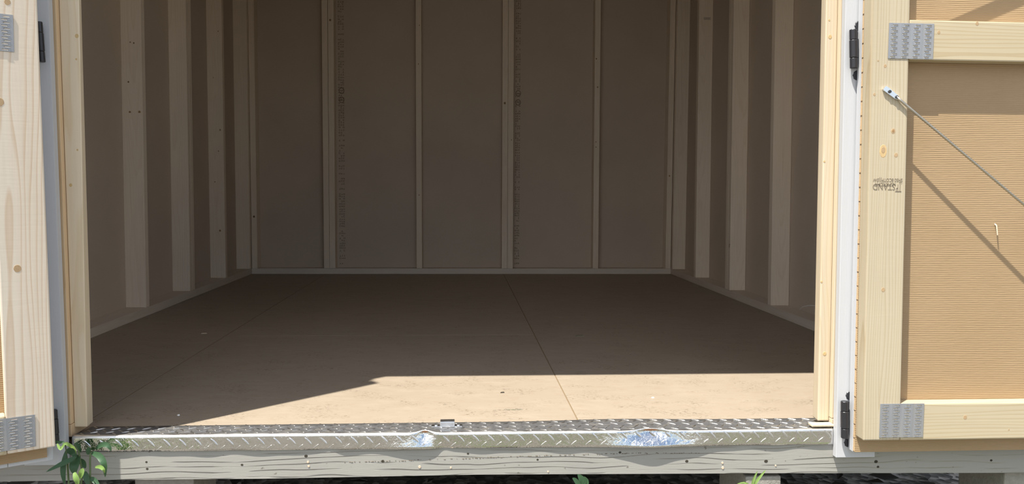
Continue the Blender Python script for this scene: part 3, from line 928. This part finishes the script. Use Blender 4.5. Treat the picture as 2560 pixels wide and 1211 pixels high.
# ------------------------------------------------------------------ metal threshold
X0, X1 = -0.912, 0.8745
def gauss(x, c, w):
    return math.exp(-((x - c) / w) ** 2)
def flare(x):
    v = 0.0028 + 0.0006 * math.sin(x * 37) + 0.0005 * math.sin(x * 61 + 1)
    v += 0.0050 * gauss(x, -0.14, 0.055) + 0.0105 * gauss(x, 0.425, 0.105)
    v *= 1 - 0.95 * gauss(x, -0.335, 0.02) - 0.95 * gauss(x, -0.066, 0.018)
    return v
def push(x):          # how far the nose is knocked in at the two dents
    return 0.0090 * gauss(x, -0.112, 0.016) + 0.0100 * gauss(x, 0.428, 0.040)
def nose_z(x):
    return 0.0050 + 0.0004 * math.sin(x * 9) + 0.0042 * gauss(x, -0.112, 0.020) + 0.0035 * gauss(x, 0.425, 0.035) - 0.0065 * (x - 0.0) / 1.8
bm = bmesh.new()
NX = 360
rows_all = []
def plate_section(x):
    zt = nose_z(x); p = push(x); fl_ = flare(x)
    zb = -0.0310 - 0.0040 * (x + 0.5)
    yb_ = 0.0895 + 0.004 * gauss(x, 0.50, 0.2) * 0
    hump = 0.0035 * gauss(x, 0.36, 0.16)
    sec = [(yb_, 0.0012 + hump), (0.066, 0.0022 + hump), (0.040, 0.0030 + hump), (0.020, zt - 0.0012), (0.006, zt - 0.0002), (0.0008 + p * .3, zt), (-0.0026 + p * .6, zt - 0.0010), (-0.0044 + p * .9, zt - 0.0030), (-0.0048 + p, zt - 0.0062)]
    ztop = zt - 0.0062
    for k in range(1, 7):
        f_ = k / 6.0
        z = ztop + (zb - ztop) * f_
        y = -0.0048 + p * (1 - f_) ** 1.3 + (-fl_ + 0.0030) * f_ ** 1.4
        sec.append((y, z))
    return sec
for i in range(NX + 1):
    x = X0 + (X1 - X0) * i / NX
    rows_all.append([bm.verts.new((x, y, z)) for (y, z) in plate_section(x)])
for a, b in zip(rows_all[:-1], rows_all[1:]):
    for k in range(len(a) - 1):
        bm.faces.new((a[k], a[k + 1], b[k + 1], b[k]))
bmesh.ops.recalc_face_normals(bm, faces=bm.faces)
if sum(f.normal.z for f in bm.faces if abs(f.normal.z) > .8) < 0:
    bmesh.ops.reverse_faces(bm, faces=bm.faces)
# give the sheet its thickness
geo = bmesh.ops.solidify(bm, geom=list(bm.faces), thickness=0.0010)
th = empty('tread_plate_threshold', (0, 0.04, 0), label='bright bent tread-plate threshold with raised lugs along the doorway', cat='threshold')
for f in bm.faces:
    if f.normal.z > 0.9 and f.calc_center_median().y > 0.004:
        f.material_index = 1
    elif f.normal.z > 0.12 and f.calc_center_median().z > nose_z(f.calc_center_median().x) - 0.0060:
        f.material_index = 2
pl = link_mesh('plate_sheet', bm, [MAT['tread'], MAT['tread_top'], MAT['tread_nose']], th, smooth=True)

def top_pt(x, y):
    s = plate_section(x)
    for (ya, za), (yb, zb) in zip(s[:6], s[1:7]):
        if yb <= y <= ya:
            f_ = (y - ya) / (yb - ya)
            return za + (zb - za) * f_
    return s[0][1]
def front_pt(x, z):
    s = plate_section(x)[8:]
    for (ya, za), (yb, zb) in zip(s[:-1], s[1:]):
        if zb <= z <= za:
            f_ = (z - za) / (zb - za)
            return ya + (yb - ya) * f_
    return s[-1][0]
bm = bmesh.new()
def lug(c, a, b, n, L=0.0125, W=0.0036, H=0.0014):
    """elongated raised lozenge with a crest"""
    c, a, b, n = Vector(c), Vector(a).normalized(), Vector(b).normalized(), Vector(n).normalized()
    ring = []
    for k in range(10):
        t_ = 2 * math.pi * k / 10
        ring.append(bm.verts.new(c + a * L * math.cos(t_) + b * W * math.sin(t_) - n * 0.0002))
    r2_ = [bm.verts.new(c + a * L * .62 * math.cos(2 * math.pi * k / 10) + b * W * .45 * math.sin(2 * math.pi * k / 10) + n * H) for k in range(10)]
    for k in range(10):
        j = (k + 1) % 10
        bm.faces.new((ring[k], ring[j], r2_[j], r2_[k]))
    bm.faces.new(r2_)
PT = 0.0355
rows_t = [0.012, 0.0295, 0.047, 0.0645, 0.081]
i = 0
x = X0 + 0.015
while x < X1 - 0.015:
    for ri, y in enumerate(rows_t):
        xx = x + (PT / 2 if ri % 2 else 0)
        if xx > X1 - 0.012:
            continue
        s_ = 1 if ri % 2 else -1
        lug((xx, y, top_pt(xx, y)), (1, s_ * 1.0, 0), (-s_ * 1.0, 1, 0), (0, 0, 1), 0.0128, 0.0019, 0.0013)
    for ri, z in enumerate((-0.0085, -0.0235)):
        xx = x + (PT / 2 if ri == 0 else 0)
        if xx > X1 - 0.012 or (abs(xx + 0.112) < 0.018 and ri == 0):
            continue
        s_ = 1 if ri else -1
        if ri == 0:
            lug((xx, front_pt(xx, z - .002), z - .002), (1, 0, -1.05), (1.05, 0, 1), (0, -1, 0), 0.0132, 0.0034, 0.0009)
        else:
            lug((xx, front_pt(xx, z), z), (1, 0, 0.80), (-0.80, 0, 1), (0, -1, 0), 0.0090, 0.0013, 0.0009)
    x += PT
lg = link_mesh('tread_lugs', bm, MAT['tread_lug'], th, smooth=False)
lg['kind'] = 'stuff'
for c, w in ((-0.112, 0.013), (0.424, 0.022)):
    z = nose_z(c)
    bm = disc_bm((c, -0.0042 + push(c) * .75, z - 0.0042), EX, EZ, w, 0.0022, 0.0004, 14)
    o = link_mesh('torn_dent', bm, MAT['rust'], th)
    o['label'] = 'rust brown split in the dented nose'

# chrome strike screwed on the threshold
zs = top_pt(-0.06, 0.05)
ck = empty('bolt_keeper', (-0.061, 0.052, zs), label='small chrome bolt keeper standing on the metal threshold', cat='latch keeper')
box('base_strip', (-0.0985, 0.043, zs + .0006), (-0.0245, 0.061, zs + .0028), MAT['chrome'], ck, 0.0006)
box('keeper_box', (-0.0775, 0.0415, zs + .0028), (-0.0430, 0.0455, zs + .0140), MAT['chrome'], ck, 0.0010)
box('keeper_roof', (-0.0775, 0.0456, zs + .0115), (-0.0430, 0.0640, zs + .0140), MAT['chrome'], ck, 0.0008)
for x0 in (-0.0775, -0.0455):
    box('keeper_side', (x0, 0.0456, zs + .0028), (x0 + .0025, 0.0640, zs + .0114), MAT['chrome'], ck, 0.0004)
for x0 in (-0.088, -0.034):
    link_mesh('screw', disc_bm((x0, 0.052, zs + .0028), EX, EY, 0.0038, 0.0038, 0.0018, 12), MAT['chrome'], ck)

# ------------------------------------------------------------------ stamps on studs of the right wall
def find_stud(w, y, s):
    for c in w.children:
        if c.name.startswith('stud') and abs(c.location.y + w.location.y - y) < 0.08:
            return c
s2 = [c for c in wr.children if c.name.startswith('stud')]
sR2 = min(s2, key=lambda c: abs(world_loc(c).y - 2.38 - .027))
sR3 = min(s2, key=lambda c: abs(world_loc(c).y - 3.01 - .026))
yy = 2.363 + 0.027 * 0.28 - 0.0004
text_mesh('0007', 0.017, stamp_matrix(1.4760, yy, 0.2840, True), MAT['ink'], sR2, sx=0.9)
box('stamp_bar', (1.4290, yy - .0001, 0.2880), (1.4860, yy + .0003, 0.2902), MAT['ink'], sR2, 0)
box('stamp_bar', (1.4290, yy - .0001, 0.2720), (1.4310, yy + .0003, 0.2879), MAT['ink'], sR2, 0)
box('stamp_bar', (1.4840, yy - .0001, 0.2720), (1.4860, yy + .0003, 0.2879), MAT['ink'], sR2, 0)
yy = 2.991 + 0.026 * 1.64 - 0.0005
text_mesh('00000', 0.022, stamp_matrix(1.5080, yy, 1.6510, True), MAT['ink'], sR3, sx=0.8)

# ------------------------------------------------------------------ ground, blocks, plants
bm = bmesh.new()
GZ = -0.36
N = 40
gr = {}
for i in range(N + 1):
    for j in range(N + 1):
        x = -9 + 18 * i / N; y = -9 + 18 * j / N
        gr[i, j] = bm.verts.new((x, y, GZ + 0.012 * math.sin(x * 2.1 + y) + 0.01 * math.sin(y * 3.3)))
for i in range(N):
    for j in range(N):
        bm.faces.new((gr[i, j], gr[i + 1, j], gr[i + 1, j + 1], gr[i, j + 1]))
gd = link_mesh('ground', bm, MAT['ground'], None, origin=(0, 0, GZ))
tag(gd, 'gravelly soil with grass patches around and under the shed', None, None, 'structure')

def block(x0, x1, ztop, label, y0=0.006, y1=0.20):
    o = box('concrete_block', (x0, y0, GZ - 0.03), (x1, y1, ztop), MAT['concrete'], None, 0.004)
    tag(o, label, 'block', 'concrete piers under the beam')
block(-0.79, -0.655, -0.1060, 'grey concrete block under the beam, leftmost, beside the leafy weed', 0.03)
block(0.664, 0.752, -0.1175, 'sunlit rough concrete block under the beam, behind the grass blades')
block(1.332, 1.48, -0.1210, 'shaded concrete block under the beam at far right below the right door', 0.02)
box_w = box('wood_shim', (-0.652, 0.10, -0.135), (-0.50, 0.20, -0.1155), MAT['wood_x'], None, 0.002)
tag(box_w, 'brown scrap of wood packed beneath the beam beside the left block', 'scrap wood')

bm = bmesh.new()
rl_ = random.Random(11)
for k in range(420):
    x = rl_.uniform(-1.6, 1.6); y = rl_.uniform(0.27, 1.5)
    a = rl_.uniform(0, 6.28); l = rl_.uniform(0.02, 0.05); w = l * rl_.uniform(.35, .6)
    c = Vector((x, y, GZ + 0.026 + rl_.uniform(0, .02)))
    u = Vector((math.cos(a), math.sin(a), rl_.uniform(-.3, .3))); v = Vector((-math.sin(a), math.cos(a), rl_.uniform(-.3, .3)))
    vv = [bm.verts.new(c + u * l), bm.verts.new(c + v * w + EZ * .004), bm.verts.new(c - u * l), bm.verts.new(c - v * w + EZ * .004)]
    bm.faces.new(vv)
o = link_mesh('leaf_litter', bm, MAT['litter'], None)
tag(o, 'dark dry leaf litter on the ground under the shed', 'leaves', None, 'stuff')

bm = bmesh.new()
for k in range(1500):
    cxy = rl_.choice([(-0.05, -1.05), (0.30, -1.15), (1.05, -0.95), (-1.2, -1.0), (0.72, -1.3)])
    x = rl_.gauss(cxy[0], .10); y = rl_.gauss(cxy[1], .10)
    a = rl_.uniform(0, 6.28); hgt = rl_.uniform(.03, .09)
    d = Vector((math.cos(a), math.sin(a), 0)) * rl_.uniform(.01, .04)
    s_ = Vector((-math.sin(a), math.cos(a), 0)) * .002
    b0 = Vector((x, y, GZ - .012))
    p = [b0 - s_, b0 + s_, b0 + d * .4 + EZ * hgt * .7 + s_ * .7, b0 + d + EZ * hgt, b0 + d * .4 + EZ * hgt * .7 - s_ * .7]
    bm.faces.new([bm.verts.new(q) for q in p])
o = link_mesh('grass', bm, MAT['leaf_lit_grass'], None)
tag(o, 'tufts of short green grass growing in the gravel before the shed', 'grass', None, 'stuff')

def leaf_mesh(pts, w, mat, parent, nseg=10, tip=0.08, base=0.25):
    """curved leaf blade: spline spine, folded along a midrib"""
    P = [Vector(p) for p in pts]
    def spl(t):
        n = len(P) - 1
        f_ = t * n; i = min(int(f_), n - 1); f_ -= i
        p0 = P[max(i - 1, 0)]; p1 = P[i]; p2 = P[i + 1]; p3 = P[min(i + 2, n)]
        return 0.5 * ((2 * p1) + (p2 - p0) * f_ + (2 * p0 - 5 * p1 + 4 * p2 - p3) * f_ ** 2 + (3 * p1 - p0 - 3 * p2 + p3) * f_ ** 3)
    bm = bmesh.new()
    rows = []
    vd = Vector((0, -1, .35)).normalized()
    for k in range(nseg + 1):
        t = k / nseg
        c = spl(t)
        d = (spl(min(t + .02, 1)) - spl(max(t - .02, 0))).normalized()
        s = d.cross(vd)
        s = s.normalized() if s.length > 1e-4 else EX
        n_ = s.cross(d).normalized()
        ww = w * .5 * max(math.sin(math.pi * (base * .35 + t * (1 - base * .35))) ** 0.8 if t < .999 else 0.0, 0.03)
        rows.append([bm.verts.new(c - s * ww + n_ * ww * .35), bm.verts.new(c), bm.verts.new(c + s * ww + n_ * ww * .35)])
    for a, b in zip(rows[:-1], rows[1:]):
        for j in range(2):
            bm.faces.new((a[j], a[j + 1], b[j + 1], b[j]))
    return link_mesh('leaf', bm, mat, parent, smooth=True)

def stem_mesh(pts, r, parent):
    bm = bmesh.new()
    tube(bm, pts, [r * (1 - .3 * i / (len(pts) - 1)) for i in range(len(pts))], 8)
    return link_mesh('stem', bm, MAT['stem'], parent, smooth=True)

WEED_LEAVES = [
  ([(-0.8557, -0.035, -0.0216), (-0.8317, -0.05, -0.0242), (-0.8166, -0.06, -0.0409), (-0.8209, -0.05, -0.0727)], 0.0145, 0),
  ([(-0.8373, -0.06, -0.046), (-0.8203, -0.075, -0.04), (-0.8083, -0.085, -0.042), (-0.8082, -0.08, -0.0528)], 0.0082, 1),
  ([(-0.8481, -0.03, -0.0133), (-0.83, -0.035, -0.0027), (-0.8157, -0.04, -0.0049), (-0.8107, -0.04, -0.016)], 0.0118, 0),
  ([(-0.8915, -0.09, 0.0082), (-0.8853, -0.09, 0.0187), (-0.8753, -0.085, 0.0107), (-0.8743, -0.07, -0.0005), (-0.8816, -0.05, -0.0189)], 0.0073, 1),
  ([(-0.9104, -0.08, 0.0203), (-0.9012, -0.08, 0.0175), (-0.891, -0.08, 0.0191)], 0.0064, 0),
  ([(-0.9031, -0.088, 0.0174), (-0.8939, -0.092, 0.0071), (-0.8889, -0.088, 0.0172)], 0.0064, 1),
  ([(-0.8827, -0.05, -0.0252), (-0.8935, -0.06, -0.0306), (-0.9076, -0.07, -0.0359), (-0.9301, -0.085, -0.0463)], 0.0115, 0),
  ([(-0.9029, -0.05, -0.0113), (-0.9065, -0.055, -0.0394), (-0.9056, -0.06, -0.0621), (-0.9028, -0.06, -0.0857)], 0.0125, 0),
  ([(-0.8869, -0.03, -0.0274), (-0.8863, -0.045, -0.0405), (-0.8869, -0.05, -0.0515), (-0.8872, -0.05, -0.0651)], 0.0218, 0),
  ([(-0.8534, -0.12, -0.0357), (-0.848, -0.125, -0.0444), (-0.845, -0.125, -0.055), (-0.8485, -0.12, -0.0691)], 0.0118, 1),
  ([(-0.8349, -0.12, -0.0272), (-0.8385, -0.12, -0.0377), (-0.8445, -0.115, -0.0508)], 0.0118, 1),
  ([(-0.8931, -0.03, 0.0002), (-0.8864, -0.03, -0.0091), (-0.8807, -0.03, -0.022)], 0.0109, 0),
  ([(-0.8603, -0.03, -0.0113), (-0.864, -0.03, -0.0186), (-0.866, -0.03, -0.0277)], 0.0118, 0),
  ([(-0.874, -0.03, -0.0662), (-0.8677, -0.035, -0.0793), (-0.8607, -0.04, -0.0977)], 0.0136, 0),
  ([(-0.8599, -0.035, -0.0794), (-0.8473, -0.04, -0.0842), (-0.8327, -0.05, -0.0944)], 0.0118, 0),
  ([(-0.9128, -0.03, -0.0197), (-0.9016, -0.035, -0.0163), (-0.8907, -0.04, -0.0212), (-0.8876, -0.04, -0.0349)], 0.0145, 0),
  ([(-0.8855, -0.03, -0.0385), (-0.877, -0.03, -0.0459), (-0.8721, -0.03, -0.0589)], 0.0127, 0),
]
WEED_STEMS = [
  [(-0.862, -0.05, GZ + .005), (-0.8647, -0.03, -0.1403), (-0.863, -0.03, -0.095), (-0.8621, -0.03, -0.0443), (-0.8606, -0.03, -0.0223), (-0.8481, -0.03, -0.0124)],
  [(-0.868, -0.05, GZ + .005), (-0.8822, -0.03, -0.14), (-0.8827, -0.03, -0.0947), (-0.8793, -0.03, -0.0662), (-0.8835, -0.035, -0.0184), (-0.8853, -0.05, 0.003)],
  [(-0.874, -0.05, GZ + .005), (-0.9075, -0.03, -0.1395), (-0.9097, -0.03, -0.0942), (-0.9067, -0.04, -0.0347), (-0.8952, -0.07, 0.0123)],
  [(-0.860, -0.07, GZ + .005), (-0.850, -0.11, -0.14), (-0.8485, -0.12, -0.0691)],
]
wd = empty('leafy_weed', (-0.866, -0.05, GZ), label='tall leafy green weed growing by the left door hinge in front of the beam', cat='plant')
for pts in WEED_STEMS:
    stem_mesh(pts, 0.0026, wd)
for pts, w, lit in WEED_LEAVES:
    leaf_mesh(pts, w, MAT['leaf_lit_grass' if lit else 'leaf'], wd)

sp = empty('broadleaf_sprout', (0.256, -0.03, GZ), label='small broad-leaved green sprout poking up beneath the middle of the beam', cat='plant')
stem_mesh([(0.256, -0.03, GZ + .005), (0.2545, -0.03, -0.2), (0.2542, -0.03, -0.13)], 0.0018, sp)
for pts, w in [([(0.2542, -0.03, -0.133), (0.2578, -0.03, -0.1119), (0.2538, -0.03, -0.1002), (0.2461, -0.03, -0.0915)], 0.0165),
               ([(0.2515, -0.035, -0.1262), (0.2475, -0.035, -0.1136), (0.2399, -0.035, -0.1029), (0.2332, -0.035, -0.098)], 0.0110),
               ([(0.2562, -0.03, -0.1349), (0.2645, -0.03, -0.1197), (0.2672, -0.03, -0.1072), (0.2613, -0.03, -0.0965)], 0.0119)]:
    leaf_mesh(pts, w, MAT['leaf'], sp)
gb = empty('grass_sprout', (0.656, -0.05, GZ), label='bright green grass blades in front of the sunlit concrete block', cat='plant')
stem_mesh([(0.656, -0.05, GZ + .005), (0.656, -0.06, -0.2), (0.6560, -0.06, -0.137)], 0.0016, gb)
for pts, w in [([(0.6551, -0.06, -0.1382), (0.6553, -0.06, -0.1104), (0.6596, -0.06, -0.0951), (0.6669, -0.06, -0.0789)], 0.0064),
               ([(0.6579, -0.06, -0.1383), (0.661, -0.06, -0.1105), (0.6721, -0.06, -0.0943), (0.687, -0.06, -0.0764)], 0.0073),
               ([(0.657, -0.06, -0.1383), (0.6527, -0.06, -0.1209), (0.637, -0.06, -0.1072), (0.6179, -0.06, -0.1097)], 0.0055)]:
    leaf_mesh(pts, w, MAT['leaf_lit_grass'], gb)

# ------------------------------------------------------------------ bits on the floor
bm = bmesh.new()
rs = random.Random(2)
for k in range(26):
    x = 0.1112 + rs.gauss(0, .014); y = 0.2001 + rs.gauss(0, .004) + (x - .11) * .1
    l = rs.uniform(.002, .006); w = rs.uniform(.0008, .002)
    hexa(bm, [(x - l, y - w, 0.0001), (x + l, y - w * .5, 0.0001), (x + l * .8, y + w, 0.0001), (x - l * .7, y + w, 0.0001)],
         [(x - l * .8, y - w * .7, 0.0009), (x + l * .8, y - w * .4, 0.0009), (x + l * .6, y + w * .7, 0.0008), (x - l * .5, y + w * .7, 0.0008)])
o = link_mesh('dirt_smear', bm, MAT['smudge'], None)
tag(o, 'dark grey smear of grit on the sunlit floor near the threshold', 'dirt', None, 'stuff')
def bit(name, x, y, l, w, mat, label, cat, rot=0.0):
    c, s = math.cos(rot), math.sin(rot)
    q = lambda a, b, z: (x + a * c - b * s, y + a * s + b * c, z)
    o = board8(name, [q(-l, -w, 0.0003), q(l, -w, 0.0003), q(l, w, 0.0003), q(-l, w, 0.0003)],
               [q(-l * .7, -w * .7, 0.003), q(l * .8, -w * .6, 0.0035), q(l * .7, w * .7, 0.003), q(-l * .6, w * .8, 0.0028)], MAT[mat], None, 0.0004)
    tag(o, label, cat)
bit('plastic_crumb', 0.5048, 0.3008, .0032, .0030, 'white_bit', 'tiny white crumb on the sunlit right part of the floor', 'crumb', .3)
bit('bark_flake', 0.0898, 0.3731, .006, .0022, 'hole', 'dark brown flake on the sunlit floor just behind the smear', 'flake', .2)
bit('wood_sliver', -1.0412, 1.331, .012, .0020, 'chip', 'pale wood sliver on the shaded floor near the left wall', 'sliver', .2)
bit('bark_flake', 0.4431, 1.2391, .018, .011, 'smudge', 'dark flat flake on the shaded floor right of the long seam', 'flake', .1)
bit('plastic_crumb', -0.7396, 0.1794, .0026, .0030, 'white_bit', 'tiny white crumb in the shadow near the left jamb', 'crumb', .8)

# curl of string at the right wall
bm = bmesh.new()
tube(bm, [(1.405, 1.405, 0.0775), (1.410, 1.385, 0.093), (1.418, 1.35, 0.104), (1.428, 1.31, 0.109), (1.440, 1.27, 0.105), (1.455, 1.23, 0.085), (1.465, 1.20, 0.0405)], 0.0011, 8)
o = link_mesh('string_curl', bm, MAT['white_bit'], None, smooth=True)
tag(o, 'thin white curl of string on the right sole plate behind the door frame', 'string')
